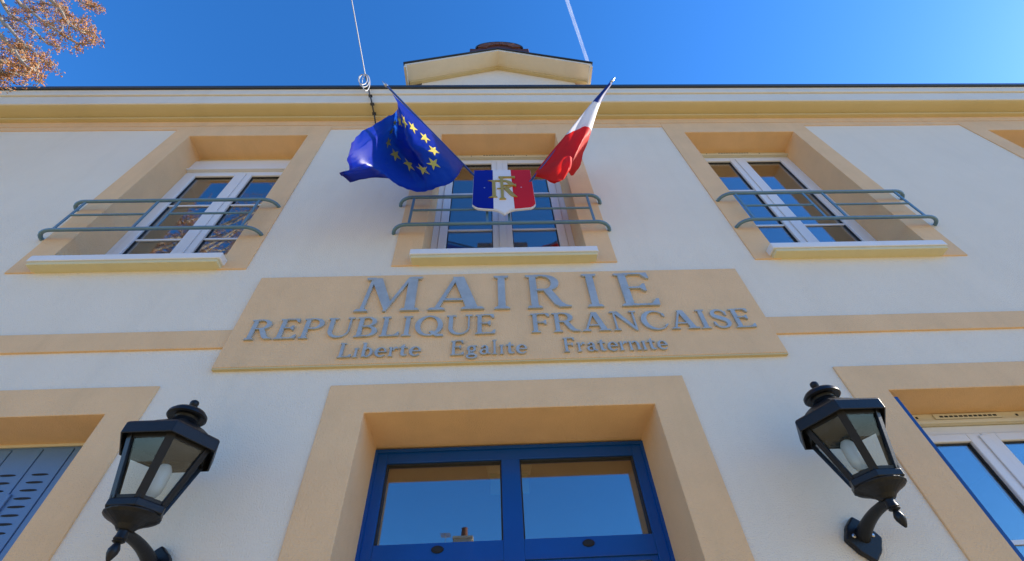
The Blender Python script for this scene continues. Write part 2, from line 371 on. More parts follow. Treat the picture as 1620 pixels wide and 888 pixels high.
# railings
def railing(c, hw=.828):
    zb, zt, zm, yr = 4.50, 4.89, 4.695, -.085
    def hook(z, rad):
        p = []
        for k in range(7): a = math.pi/2*k/6; p.append((c-hw+.11*(1-math.cos(a))*1.0, -.0+(yr)*math.sin(a), z))
        q = [(2*c-x, y, z_) for x, y, z_ in p][::-1]
        return MB().tube(p+[(c-hw+.3, yr, z), (c+hw-.3, yr, z)]+q, rad, 12)
    top = hook(zt, .0145).build('railing', 'rail', hall, smooth=True)
    hook(zb, .0145).build('bottom_rail', 'rail', top, smooth=True)
    px = (c-hw+.125, c-.115, c+.055, c+hw-.125)
    for x in px:
        MB().box(x-.010, x+.010, yr-.005, yr+.005, zb+.008, zt-.008).build('post', 'rail', top, bevel=.002)
    for a, b in ((px[0], px[1]), (px[2], px[3])):
        MB().tube([(a, yr, zm), (b, yr, zm)], .009, 10).build('middle_rail', 'rail', top, smooth=True)
railing(-2.54, .80); railing(.076, .832); railing(2.728, .814)

# lower left closed shutter
def shutter():
    x0, x1, y, zb, zt = -3.14, -1.966, .25, 1.05, 2.955
    s = MB(); s.box(x0+.004, x1-.004, y+.008, y+.03, zb, zt); sh = s.build('shutter', 'shutter', hall)
    seams = [x1-.004-.0, -2.085, -2.245, -2.405, -2.565, -2.725, -2.885, -3.045, x0+.004]
    for a, b in zip(seams[:-1], seams[1:]):
        MB().box(b+.004, a-.004, y, y+.0075, zb+.003, zt-.012).build('shutter_leaf', 'shutter', sh, bevel=.003)
    slot = None
    for k in range(len(seams)-1):
        cx = (seams[k]+seams[k+1])/2
        if abs(seams[k]-seams[k+1]) < .14: continue
        for j in range(20):
            z = 2.80-j*.04
            if slot is None:
                pts = [(.042*math.cos(a), .0052*math.sin(a)) for a in [2*math.pi*i/14 for i in range(14)]]
                slot = MB().prism_y(pts, -.0032, .0).build('slot', 'slot', sh, loc=(cx, y, z)); continue
            o = bpy.data.objects.new('slot', slot.data); COL.objects.link(o); o.parent = sh; o.location = (cx, y, z)
    for x in (-2.07, -2.39):
        MB().box(x-.014, x+.006, y-.012, y-.0005, 2.56, 2.70).build('hinge', 'shutter', sh, bevel=.003)
    tr_ = MB(); tr_.box(x0, x1, y-.0, y+.03, 2.957, 2.9715); tr_.build('top_strip', 'cream', sh)
shutter()
# lower right window with its shutter folded against the reveal
lw = window(2.706, 2.80, (2.30,), 1.05, yf=.262, half=.594); board(lw, 2.706, 2.902, 2.971, yf=.262, half=.594)
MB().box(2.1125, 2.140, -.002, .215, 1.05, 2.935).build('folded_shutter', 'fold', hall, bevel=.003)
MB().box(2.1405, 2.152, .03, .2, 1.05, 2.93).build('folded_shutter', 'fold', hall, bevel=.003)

# entrance door
y = .35
d = MB()
d.box(DX0, DX0+.07, y, y+.07, 0, DZ1-.012); d.box(DX1-.07, DX1, y, y+.07, 0, DZ1-.012); d.box(DX0+.07, DX1-.07, y, y+.07, DZ1-.088, DZ1-.012)
d.box(.022, .122, y-.004, y+.07, 0, DZ1-.088)
d.box(DX0+.07, .022, y-.002, y+.07, 2.345, 2.435); d.box(.122, DX1-.07, y-.002, y+.07, 2.345, 2.435)
dr = d.build('door', 'door', hall, bevel=.003)
b_ = MB(); b_.box(DX0-.004, DX1+.004, y-.012, y-.001, DZ1-.03, DZ1-.012); b_.box(DX0-.002, DX0+.016, y-.012, y-.001, 0, DZ1-.03); b_.box(DX1-.016, DX1+.002, y-.012, y-.001, 0, DZ1-.03); b_.build('door_trim', 'door', dr)
MB().box(DX0, DX1, y+.01, y+.07, DZ1-.0115, DZ1-.0005).build('seal', 'gasket', dr)
for gx0, gx1 in ((DX0+.07, .022), (.122, DX1-.07)):
    gk = MB(); e = .008
    for p, q, r_, t in ((gx0, gx0+e, 2.435, 2.844), (gx1-e, gx1, 2.435, 2.844), (gx0+e, gx1-e, 2.836, 2.844)):
        gk.box(p, q, y+.012, y+.04, r_, t)
    gk.build('gasket', 'gasket', dr)
    MB().box(gx0+.001, gx1-.001, y+.028, y+.034, 2.436, 2.843).build('pane', 'dpane', dr)
    MB().box(gx0+.03, gx1-.03, y+.028, y+.034, .9, 2.325).build('pane', 'dpane', dr)
    lf = MB(); lf.box(gx0+.001, gx0+.03, y+.01, y+.055, .02, 2.3445); lf.box(gx1-.03, gx1-.001, y+.01, y+.055, .02, 2.3445); lf.box(gx0+.03, gx1-.03, y+.01, y+.055, 2.325, 2.3445); lf.box(gx0+.03, gx1-.03, y+.01, y+.055, .02, .9); lf.build('door_leaf', 'door', dr)
for x, z in ((-.293, 2.404), (.432, 2.404)):
    MB().lathe([(.028, 0), (.03, .002), (.028, .008), (.02, .011)], 20).build('vent_cap', 'slot', dr)
    o = dr.children[-1]; o.rotation_euler = (R(90), 0, 0); o.location = (x, y-.002, z); o.scale = (1, .55, 1)

# emergency exit sign hanging inside
ex = tag(empty('exit_sign', (.075, .8, 2.98)), 'pale emergency exit sign box hanging inside above the door', 'sign')
MB().prism_y([(-.135, .0), (.135, .0), (.15, .07), (-.15, .07)], -.03, .03).build('housing', 'exitw', ex)
MB().box(-.12, .12, -.006, .006, -.13, -.001).build('panel', 'exit', ex)
MB().box(-.01, .01, -.01, .01, .071, .22).build('bracket', 'exitw', ex)

# ------------------------------------------------------------------ lettering
T, t_ = .148, .044
def arc_poly(cx, cy, ro, io, a0, a1, n=22, dx=0., dy=0.):
    A = [R(a0+(a1-a0)*k/n) for k in range(n+1)]
    return [(cx+ro[0]*math.cos(a), cy+ro[1]*math.sin(a)) for a in A]+[(cx+dx+io[0]*math.cos(a), cy+dy+io[1]*math.sin(a)) for a in reversed(A)]
def serif(x0, x1, y, up=1, h=.035, f=.03):
    return [(x0, y), (x1, y), (x1-.015, y+up*h), (x1-.05, y+up*(h+f)), (x0+.05, y+up*(h+f)), (x0+.015, y+up*h)]
def stem(x, w=T, h=1., s=.085, y0=0., top=True, bot=True):
    o = [[(x, y0+.01), (x+w, y0+.01), (x+w, h-.01), (x, h-.01)]]
    if bot: o.append(serif(x-s, x+w+s, y0))
    if top: o.append(serif(x-s, x+w+s, h, -1))
    return o
def arm(x0, x1, y, dirn, h=t_, tip=.14):
    # horizontal arm whose end flares (dirn +1: flare up, -1: flare down, 0: both)
    o = [[(x0, y), (x1, y), (x1, y+h), (x0, y+h)]]
    if dirn > 0: o.append([(x1-.14, y+h*.9), (x1-.0, y+.0), (x1+.02, y+h+tip), (x1-.03, y+h+tip)])
    elif dirn < 0: o.append([(x1-.14, y+h*.1), (x1-.03, y-tip), (x1+.02, y-tip), (x1, y+h)])
    else: o.append([(x1-.10, y+h/2), (x1-.01, y-.09), (x1+.03, y-.09), (x1+.03, y+h+.09), (x1-.01, y+h+.09)])
    return o
def diag(xa, ya, xb, yb, w): return [(xa, ya), (xa+w, ya), (xb+w, yb), (xb, yb)]
def G(ch):
    if ch == 'I': return stem(.085), .355
    if ch == 'L': return stem(.085)+arm(.2, .66, 0, 1), .70
    if ch == 'E': return stem(.085)+arm(.2, .70, 0, 1)+arm(.2, .66, 1-t_, -1)+arm(.2, .52, .5, 0), .76
    if ch == 'F': return stem(.085)+arm(.2, .66, 1-t_, -1)+arm(.2, .52, .48, 0), .70
    if ch == 'P': return stem(.085)+[arc_poly(.40, .725, (.34, .275), (.17, .215), -90, 90), [(.2, 1-t_), (.41, 1-t_), (.41, 1), (.2, 1)], [(.2, .45), (.41, .45), (.41, .505), (.2, .505)]], .78
    if ch == 'R': return stem(.085)+[arc_poly(.40, .745, (.33, .255), (.16, .195), -90, 90), [(.2, 1-t_), (.41, 1-t_), (.41, 1), (.2, 1)], [(.2, .49), (.42, .49), (.42, .545), (.2, .545)], [(.36, .52), (.54, .53), (.74, .13), (.83, .05), (.92, .03), (.92, 0), (.68, 0), (.58, .08)]], .93
    if ch == 'B': return stem(.085, top=True)+[arc_poly(.40, .755, (.30, .245), (.14, .19), -90, 90), arc_poly(.42, .265, (.35, .265), (.17, .21), -90, 90), [(.2, 1-t_), (.41, 1-t_), (.41, 1), (.2, 1)], [(.2, .485), (.43, .485), (.43, .54), (.2, .54)], [(.2, 0), (.43, 0), (.43, t_), (.2, t_)]], .80
    if ch == 'U': return [[(.09, .36), (.09+T, .36), (.09+T, .99), (.09, .99)], serif(0, .36, 1, -1), arc_poly(.46, .36, (.37, .375), (.185+.09, .305), 180, 360, dx=.05), [(.78, .36), (.835, .36), (.835, .99), (.78, .99)], serif(.68, .94, 1, -1)], .96
    if ch == 'A': return [diag(.10, .02, .43, 1, .075), diag(.68, .02, .40, 1, .205), [(.24, .27), (.64, .27), (.64, .325), (.24, .325)], serif(0, .30, 0), serif(.58, .99, 0)], 1.0
    if ch == 'M': return [diag(.11, .02, .21, 1, .075), [(.19, 1), (.43, 1), (.70, .28), (.62, .0)], [(.58, .0), (.64, .0), (1.07, .98), (1.0, .98)], diag(1.02, .02, 1.01, 1, .20), serif(0, .28, 0), serif(.93, 1.32, 0), serif(.09, .30, 1, -1), serif(1.03, 1.31, 1, -1)], 1.32
    if ch == 'N': return [[(.12, .02), (.18, .02), (.18, .98), (.12, .98)], [(.10, 1), (.30, 1), (.86, .06), (.86, -.02), (.80, -.02)], [(.80, .02), (.86, .02), (.86, .98), (.80, .98)], serif(.02, .28, 0), serif(0, .3, 1, -1), serif(.70, .97, 1, -1)], .98
    if ch == 'C': return [arc_poly(.5, .5, (.48, .52), (.36, .455), 42, 318, 34, dx=.075), [(.80, .80), (.87, .68), (.90, .68), (.88, .88)], [(.79, .19), (.86, .14), (.94, .27), (.90, .28)]], .94
    if ch == 'Q': return [arc_poly(.5, .5, (.49, .52), (.31, .455), 90, 450, 48), [(.52, .18), (.64, .22), (.80, .06), (1.02, .02), (1.02, -.05), (.78, -.06), (.64, .05)]], 1.03
    if ch == 'S': 
        pts = [(.60, .84), (.52, .93), (.38, .97), (.22, .92), (.15, .78), (.20, .64), (.36, .54), (.52, .44), (.60, .30), (.55, .12), (.40, .035), (.24, .04), (.12, .16)]
        wd = [.03, .04, .045, .075, .10, .12, .13, .13, .11, .075, .045, .04, .03]
        return [ribbon(pts, wd), [(.56, .86), (.60, .68), (.64, .68), (.64, .9)], [(.08, .12), (.07, .33), (.11, .33), (.17, .16)]], .72
    s = .11; x = .62
    if ch == 'i': return stem(.07, s, x, .06), .30
    if ch == 'l': return stem(.07, s, 1., .06), .30
    if ch == 'r': return stem(.07, s, x, .06, top=False)+[serif(.0, .2, x, -1), [(.2, .42), (.26, .54), (.36, x+.02), (.46, x), (.47, .5), (.36, .52), (.24, .40)]], .47
    if ch == 'n': return stem(.07, s, x, .06, top=False)+[serif(.0, .2, x, -1), arc_poly(.40, .40, (.235, .24), (.10, .16), 0, 150, dx=-.015), [(.50, .01), (.635, .01), (.635, .41), (.50, .41)], serif(.44, .70, 0)], .71
    if ch == 'b': return [[(.07, .02), (.22, .02), (.22, .99), (.07, .99)], serif(0, .2, 1., -1), arc_poly(.33, .31, (.27, .33), (.14, .26), -150, 150)], .62
    if ch == 'e': return [arc_poly(.32, .31, (.30, .33), (.17, .27), 0, 322, 30, dx=.03), [(.16, .30), (.62, .30), (.62, .355), (.16, .355)]], .63
    if ch == 't': return [[(.10, .16), (.25, .16), (.25, .82), (.21, .82), (.10, .68)], [(0, x-.06), (.42, x-.06), (.42, x), (0, x)], [(.10, .18), (.25, .18), (.29, .07), (.42, .1), (.42, .05), (.30, -.01), (.18, 0), (.11, .08)]], .43
    if ch == 'a': return [[(.36, .10), (.50, .04), (.50, .44), (.36, .44)], arc_poly(.30, .42, (.20, .22), (.08, .16), 0, 165), arc_poly(.25, .18, (.22, .19), (.12, .13), 30, 330, dx=.02), [(.46, .02), (.62, .02), (.62, .07), (.46, .12)], [(.2, .33), (.4, .33), (.4, .38), (.2, .36)]], .63
    if ch == 'g': return [arc_poly(.29, .42, (.24, .22), (.11, .15), 0, 360, 30), [(.40, .56), (.58, .6), (.58, .66), (.38, .62)], [(.12, .22), (.22, .24), (.20, .13), (.44, .1), (.44, .0), (.10, .04)], arc_poly(.30, -.12, (.30, .16), (.20, .09), 0, 360, 30)], .62
    raise KeyError(ch)
def ribbon(pts, wd):
    L, Rr = [], []
    P = []; W = []
    for i in range(len(pts)-1):            # smooth
        p0 = Vector(pts[max(i-1, 0)]); p1 = Vector(pts[i]); p2 = Vector(pts[i+1]); p3 = Vector(pts[min(i+2, len(pts)-1)])
        for k in range(3):
            t = k/3; P.append(.5*((2*p1)+(p2-p0)*t+(2*p0-5*p1+4*p2-p3)*t*t+(3*p1-p0-3*p2+p3)*t**3)); W.append(wd[i]*(1-t)+wd[i+1]*t)
    P.append(Vector(pts[-1])); W.append(wd[-1])
    for i in range(len(P)):
        t = (P[min(i+1, len(P)-1)]-P[max(i-1, 0)]).normalized(); n = Vector((-t.y, t.x))
        L.append(tuple(P[i]+n*W[i]*.75)); Rr.append(tuple(P[i]-n*W[i]*.75))
    return L+Rr[::-1]

KL = (CAM_D-.040)/(CAM_D-.03)
sign = tag(empty('town_hall_sign', (.07, -.002, 3.236)), 'ochre painted panel with raised blue grey MAIRIE lettering above the door', 'sign')
SO = Vector((.07, -.002, 3.236))
pn = MB(); pn.box(-1.553-SO.x, 1.686-SO.x, -.024-SO.y, .05-SO.y, 0, .752); pn.build('panel', 'ochre', sign, bevel=.003)
pn = MB(); pn.box(-1.551-SO.x, 1.684-SO.x, -.021-SO.y, .04-SO.y, -.010, -.0005); pn.build('bottom_trim', 'cove', sign)
def letter(ch, x, z, sx, h, parent, org, mat='letter', yb=-.0245, th=.013, shear=0.):
    polys, wdt = G(ch); m = MB()
    for i, p in enumerate(polys):
        m.prism_y([(x+(a+b*shear)*sx-org.x, z+(b+.003*i)*h-org.z) for a, b in p], yb-th-.0004*i-org.y, yb-org.y)
    o = m.build('letter', mat, parent)
    o['label'] = 'letter %s' % ch
    return wdt*sx
def word(txt, x0, x1, z, h, gap):
    x0, x1, z = x0*KL, x1*KL, 1.6+(z-1.6)*KL; h *= KL
    ws = [G(c)[1] for c in txt]; tot = sum(ws)+gap*(len(txt)-1); sx = (x1-x0)/tot; x = x0
    for c_, w_ in zip(txt, ws):
        letter(c_, x, z, sx, h, sign, SO); x += (w_+gap)*sx
ZM = 1.6+(3.637-1.6)*KL
for ch, a, b in (('M', -.872, -.470), ('A', -.415, -.058), ('I', .000, .112), ('R', .212, .492), ('I', .594, .708), ('E', .812, 1.076)):
    letter(ch, a*KL, ZM, (b-a)*KL/G(ch)[1], .312*KL, sign, SO, th=.016)
word('REPUBLIQUE', -1.460, .012, 3.434, .156, .07)
word('FRANCAISE', .220, 1.602, 3.435, .154, .07)
word('Liberte', -.889, -.422, 3.283, .104, .08)
word('Egalite', -.254, .186, 3.279, .104, .08)
word('Fraternite', .397, 1.006, 3.281, .104, .08)

# ------------------------------------------------------------------ shield
sh = tag(empty('heraldic_shield', (.093, -.13, 4.545)), 'blue white and red shield with gold RF monogram on the middle railing', 'shield')
def sc_(u_, v_): return ((u_-657)/795*.486, (815-v_)/632*.693)
def stripe(name, pts, mat, y0, y1): MB().prism_y([sc_(*p) for p in pts], y0, y1).build(name, mat, sh, bevel=.0015)
out = [(257, 180), (1060, 180), (1066, 690), (1040, 722), (1000, 742), (880, 752), (795, 758), (740, 770), (700, 790), (657, 815), (612, 788), (575, 768), (520, 756), (400, 748), (320, 738), (280, 718), (250, 690)]
MB().prism_y([sc_(*p) for p in out], -.004, .012).build('backing', 'swhite', sh, bevel=.002)
stripe('blue_stripe', [(260, 182), (523, 182), (523, 745), (405, 737), (325, 727), (285, 708), (254, 683)], 'sblue', -.008, -.0045)
stripe('white_stripe', [(524, 182), (778, 182), (790, 748), (735, 760), (697, 782), (657, 806), (615, 779), (578, 757), (524, 746)], 'swhite', -.008, -.0045)
stripe('red_stripe', [(779, 182), (1057, 182), (1062, 684), (1036, 711), (998, 731), (880, 741), (791, 747)], 'sred', -.008, -.0045)
Rp = [[(510, 360), (556, 360), (560, 595), (512, 595)], [(455, 355), (600, 352), (600, 368), (520, 372)], [(462, 604), (578, 600), (560, 580), (515, 580)],
      [(556, 352), (700, 352), (760, 372), (808, 410), (800, 436), (750, 460), (690, 478), (575, 484), (575, 474), (680, 462), (728, 440), (735, 410), (700, 378), (556, 370)],
      [(672, 486), (728, 470), (800, 562), (838, 600), (770, 590), (740, 566)]]
Fp = [[(622, 310), (664, 310), (662, 622), (626, 622)], [(600, 302), (832, 302), (826, 330), (780, 318), (610, 320)], [(600, 632), (690, 630), (665, 612), (622, 612)],
      [(664, 432), (800, 428), (836, 420), (834, 456), (800, 440), (664, 442)]]
for nm, ps, dep in (('monogram_r', Rp, -.0145), ('monogram_f', Fp, -.019)):
    m = MB()
    for i, p in enumerate(ps): m.prism_y([sc_(*q) for q in p], dep-.0003*i, -.0085)
    m.build(nm, 'gold', sh)
for u_ in (408, 903):
    o = MB().lathe([(.006, 0), (.006, .002), (.003, .004)], 12).build('screw', 'steel', sh); o.rotation_euler = (R(90), 0, 0); x_, z_ = sc_(u_, 458); o.location = (x_, -.008, z_)
MB().box(-.10, .10, .013, .03, .30, .33).build('bracket', 'steel', sh)

# ------------------------------------------------------------------ flags
def cr(p0, p1, p2, p3, t): return .5*((2*p1)+(p2-p0)*t+(2*p0-5*p1+4*p2-p3)*t*t+(3*p1-p0-3*p2+p3)*t**3)
def grid_eval(ctrl, u_, v_):
    nv, nu = len(ctrl), len(ctrl[0])
    def row(r_):
        x = u_*(nu-1); i = min(int(x), nu-2); t = x-i; g_ = ctrl[r_]
        p1, p2 = g_[i], g_[i+1]; p0 = g_[i-1] if i > 0 else p1*2-p2; p3 = g_[i+2] if i+2 < nu else p2*2-p1
        return cr(p0, p1, p2, p3, t)
    y_ = v_*(nv-1); j = min(int(y_), nv-2); t = y_-j
    p1, p2 = row(j), row(j+1); p0 = row(j-1) if j > 0 else p1*2-p2; p3 = row(j+2) if j+2 < nv else p2*2-p1
    return cr(p0, p1, p2, p3, t)
def patch(fn, u0, u1, v0, v1, nu, nv):
    m = MB(); vs = [fn(u0+(u1-u0)*i/nu, v0+(v1-v0)*j/nv) for j in range(nv+1) for i in range(nu+1)]
    m.add(vs, [(j*(nu+1)+i, j*(nu+1)+i+1, (j+1)*(nu+1)+i+1, (j+1)*(nu+1)+i) for j in range(nv) for i in range(nu)]); return m

def flagpole(base, tip, name):
    b, t = Vector(base), Vector(tip); d_ = (t-b).normalized()
    m = MB().tube([b, t-d_*.09], .0095, 10).build('pole', 'pole', name, smooth=True)
    f = MB().tube([t-d_*.09, t-d_*.08, t-d_*.055, t-d_*.02, t], [.010, .016, .015, .008, .001], 10).build('spearhead', 'steel', name, smooth=True)
    return d_

# European flag
EB, ET = at(752, 280, y=-.125), at(604, 128, y=-.60)
eu = tag(empty('european_flag', tuple(EB)), 'dark blue flag with a ring of yellow stars on an angled pole', 'flag', None)
O_ = EB.copy(); flagpole((0, 0, 0), ET-O_, eu)
def onpole(px): t = (px-752)/(604-752); return -.125+(-.60+.125)*t
E_ctrl = [
 [(620, 148, onpole(620)), (627, 159, -.57), (630, 170, -.56), (624, 176, -.43), (606, 188, -.50), (578, 206, -.64), (556, 226, -.76)],
 [(652, 179, onpole(652)), (648, 194, -.53), (638, 204, -.54), (623, 199, -.35), (610, 207, -.46), (585, 224, -.62), (549, 250, -.74)],
 [(683, 209, onpole(683)), (673, 222, -.45), (648, 231, -.50), (623, 224, -.31), (606, 236, -.44), (581, 250, -.60), (552, 265, -.64)],
 [(709, 236, onpole(709)), (699, 250, -.37), (670, 260, -.42), (642, 258, -.33), (614, 266, -.42), (592, 267, -.53), (536, 272, -.50)],
 [(733, 261, onpole(733)), (722, 280, -.31), (695, 296, -.37), (662, 301, -.40), (630, 294, -.44), (606, 280, -.48), (554, 289, -.42)]]
E_c = [[at(a, b, y=c_)-O_ for a, b, c_ in r_] for r_ in E_ctrl]
def eu_s(u_, v_):
    p = grid_eval(E_c, u_, v_)
    q = Vector((u_*5+v_*2.2, v_*3.2-u_*1.5, 0)); wv = (mnoise.noise(q)*.022+abs(mnoise.noise(q*2.3))*.016+mnoise.noise(q*5)*.004)
    return p+Vector((wv*.3, wv, 0))*min(1, u_*5)
patch(eu_s, 0, 1, 0, 1, 72, 54).build('cloth', 'eu', eu, smooth=True)
def hem(fn, u0, u1, v0, v1, nu, nv, mat, par):
    def f(u_, v_):
        e = .008; a = fn(min(1, u_+e), v_)-fn(max(0, u_-e), v_); b = fn(u_, min(1, v_+e))-fn(u_, max(0, v_-e))
        return fn(u_, v_)+a.cross(b).normalized()*.002
    patch(f, u0, u1, v0, v1, nu, nv).build('hem', mat, par, smooth=True)
hem(eu_s, .978, 1, 0, 1, 2, 54, 'eu', eu); hem(eu_s, 0, .977, .972, 1, 72, 2, 'eu', eu)
def eu_n(u_, v_):
    e = .01; a = eu_s(min(1, u_+e), v_)-eu_s(max(0, u_-e), v_); b = eu_s(u_, min(1, v_+e))-eu_s(u_, max(0, v_-e)); n = a.cross(b).normalized()
    return n
for k in range(12):
    a = 2*math.pi*k/12; cu, cv = .37+.215*math.cos(a), .48+.33*math.sin(a)
    ring = []
    for i in range(20):
        an = 2*math.pi*i/20; ph = i % 4
        r_ = .074 if ph == 0 else (.0285 if ph == 2 else .0413)
        ring.append((cu+r_*.68*math.sin(an), cv-r_*math.cos(an)))
    for side in (1, -1):
        vs = [eu_s(p, q)+eu_n(p, q)*.0035*side for p, q in ring]+[eu_s(cu, cv)+eu_n(cu, cv)*.0035*side]
        MB().add(vs, [(i, (i+1) % 20, 20) for i in range(20)]).build('star', 'star', eu)

# French flag
FB, FT = at(836, 291, y=-.125), at(973, 122, y=-.60)
frf = tag(empty('french_flag', tuple(FB)), 'blue white and red tricolour flag furled round its angled pole', 'flag')
O2 = FB.copy(); flagpole((0, 0, 0), FT-O2, frf)
def onp2(px): t = (px-836)/(973-836); return -.125+(-.60+.125)*t
F_ctrl = [
 [(964, 131, onp2(964)-.006), (966, 132, onp2(964)-.014), (968, 132, onp2(964)-.012), (968, 133, onp2(964)), (966, 132, onp2(964)+.008)],
 [(938, 160, onp2(938)-.004), (942, 161, onp2(938)-.03), (946, 162, onp2(938)-.03), (950, 164, onp2(938)), (946, 163, onp2(938)+.02)],
 [(895, 213, onp2(895)), (911, 206, -.40), (926, 200, -.47), (935, 205, -.44), (932, 218, -.36)],
 [(868, 245, onp2(868)), (887, 243, -.30), (910, 238, -.42), (922, 228, -.40), (923, 242, -.30)],
 [(846, 274, onp2(846)), (872, 272, -.26), (900, 262, -.38), (909, 258, -.34), (918, 262, -.25)],
 [(846, 279, onp2(846)+.01), (868, 285, -.22), (888, 286, -.33), (897, 274, -.29), (907, 278, -.2)]]
F_c = [[at(a, b, y=c_)-O2 for a, b, c_ in r_] for r_ in F_ctrl]
def fr_s(u_, v_):
    p = grid_eval(F_c, u_, v_); q = Vector((u_*4.5, v_*3, 3)); wv = (mnoise.noise(q)*.03+abs(mnoise.noise(q*2.1))*.02)*v_
    return p+Vector((0, wv, 0))
patch(fr_s, 0, 1, 0, .2, 24, 8).build('blue_stripe', 'fblue', frf, smooth=True)
patch(fr_s, 0, 1, .2, .4, 24, 10).build('white_stripe', 'fwhite', frf, smooth=True)
patch(fr_s, 0, 1, .4, 1, 40, 40).build('red_stripe', 'fred', frf, smooth=True)
R_ctrl = [[(850, 270, -.19), (872, 258, -.30), (898, 247, -.44), (905, 250, -.42)], [(848, 276, -.2), (874, 270, -.36), (900, 262, -.50), (903, 266, -.44)], [(850, 280, -.19), (872, 286, -.34), (890, 285, -.44), (897, 276, -.38)]]
R_c = [[at(a, b, y=c_)-O2 for a, b, c_ in r_] for r_ in R_ctrl]
patch(lambda a, b: grid_eval(R_c, a, b), 0, 1, 0, 1, 16, 12).build('curled_edge', 'fred', frf, smooth=True)

# ------------------------------------------------------------------ wall lanterns
def hexr(r_, z): return [(r_*math.cos(R(60*k)), r_*math.sin(R(60*k)), z) for k in range(6)]
def lantern(x, yl, label):
    """local origin on the lantern axis at the height of the lower rim; wall is at local y = -yl"""
    zb, zt = 0., .258                      # lower / upper rim
    rb, rt = .103, .185
    L_ = tag(empty('wall_lantern', (x, yl, 2.386)), label, 'lantern', 'lanterns on the facade')
    wy = -yl
    # lower hex tray and cup
    m = MB(); m.lathe([(.10, -.028), (.104, -.026), (.104, -.002), (.100, .002)], 6, mi=0)
    m.lathe([(.026, -.082), (.03, -.078), (.04, -.066), (.062, -.052), (.085, -.041), (.094, -.034), (.096, -.0285)], 24)
    m.build('tray', 'lamp', L_, bevel=.003)
    # bars between the panes
    for k in range(6):
        a, b = Vector(hexr(rb-.008, 0)[k]), Vector(hexr(rt-.016, zt)[k])
        d_ = Vector((a.x, a.y, 0)).normalized(); t2 = Vector((-d_.y, d_.x, 0)); m = MB(); vs = []
        for p in (a, b): vs += [p+t2*.016+d_*.002, p-t2*.016+d_*.002, p-t2*.013-d_*.010, p+t2*.013-d_*.010]
        m.add(vs, [(0, 1, 2, 3), (7, 6, 5, 4), (0, 4, 5, 1), (1, 5, 6, 2), (2, 6, 7, 3), (3, 7, 4, 0)]); m.build('corner_bar', 'lamp', L_, bevel=.002)
        # pane
        k2 = (k+1) % 6; A = [Vector(v) for v in (hexr(rb-.012, .003)[k], hexr(rb-.012, .003)[k2], hexr(rt-.020, zt-.003)[k2], hexr(rt-.020, zt-.003)[k])]
        n = (A[1]-A[0]).cross(A[3]-A[0]).normalized()*.0015
        MB().add([p+n for p in A]+[p-n for p in A], [(0, 1, 2, 3), (7, 6, 5, 4), (0, 4, 5, 1), (1, 5, 6, 2), (2, 6, 7, 3), (3, 7, 4, 0)]).build('pane', 'lpane', L_)
        # bottom and top glazing strips of each side
        for (r0, z0, r1, z1) in ((rb-.007, .0, rb-.004, .013), (rt-.030, zt-.046, rt-.016, zt)):
            B = [Vector(v) for v in (hexr(r0, z0)[k], hexr(r0, z0)[k2], hexr(r1, z1)[k2], hexr(r1, z1)[k])]; n = (B[1]-B[0]).cross(B[3]-B[0]).normalized()*.003
            MB().add([p+n for p in B]+[p-n for p in B], [(0, 1, 2, 3), (7, 6, 5, 4), (0, 4, 5, 1), (1, 5, 6, 2), (2, 6, 7, 3), (3, 7, 4, 0)]).build('glazing_strip', 'lamp', L_)
    # hood: open skirt + roof
    m = MB(); so = [(.186, zt-.045), (.193, zt-.045), (.193, zt), (.186, zt+.012)]
    ring = [[(r_*math.cos(R(60*k)), r_*math.sin(R(60*k)), z) for k in range(6)] for r_, z in ((.186, zt-.042), (.193, zt-.042), (.193, zt+.004), (.185, zt+.012), (.150, zt+.020), (.128, zt+.040), (.10, zt+.062), (.075, zt+.078), (.058, zt+.09))]
    vs = [v for r_ in ring for v in r_]; fs = [(i*6+k, i*6+(k+1) % 6, (i+1)*6+(k+1) % 6, (i+1)*6+k) for i in range(len(ring)-1) for k in range(6)]
    inner = [(.180*math.cos(R(60*k)), .180*math.sin(R(60*k)), zt-.004) for k in range(6)]; o = len(vs); vs += inner
    fs += [(k, o+k, o+(k+1) % 6, (k+1) % 6) for k in range(6)]; fs += [tuple(o+k for k in range(5, -1, -1))]
    m.add(vs, fs); m.build('hood', 'lamp', L_, bevel=.003)
    cp_ = MB(); cp_.lathe([(.06, zt+.085), (.052, zt+.095), (.046, zt+.108), (.05, zt+.118), (.072, zt+.116), (.079, zt+.122), (.078, zt+.134), (.066, zt+.148), (.04, zt+.160), (.014, zt+.166), (.010, zt+.172), (.012, zt+.178), (.0175, zt+.186), (.0185, zt+.195), (.016, zt+.203), (.008, zt+.209)], 28)
    cp_.build('finial', 'lamp', L_, smooth=True)
    # lamp holder and bulb
    MB().lathe([(.02, .0), (.024, .004), (.022, .03), (.018, .034)], 18, c=(-.025 if x > 0 else .025, 0)).build('socket', 'lamp', L_, smooth=True)
    MB().lathe([(.016, .034), (.022, .044), (.029, .058), (.031, .08), (.031, .128), (.028, .146), (.018, .162), (.005, .168)], 20, c=(-.025 if x > 0 else .025, 0)).build('bulb', 'bulb', L_, smooth=True)
    # bracket: spindle with drop finial, curved arm and wall plate
    MB().lathe([(.004, -.182), (.010, -.172), (.0175, -.155), (.0185, -.143), (.013, -.129), (.0095, -.123), (.017, -.120), (.021, -.117), (.018, -.113), (.0215, -.109), (.0205, -.104), (.0185, -.098), (.019, -.07), (.024, -.066), (.024, -.061), (.03, -.055)], 24).build('spindle', 'lamp', L_, smooth=True)
    path = []
    for i in range(15):
        s = i/14; yy = wy*s-0.0; zz = -.088-.047*(s**2.2)+.006*math.sin(math.pi*s)
        path.append((0, .0+yy*.985, zz))
    MB().tube(path, [.018+.012*s**2 for s in [i/14 for i in range(15)]], 14).build('arm', 'lamp', L_, smooth=True)
    pl = []
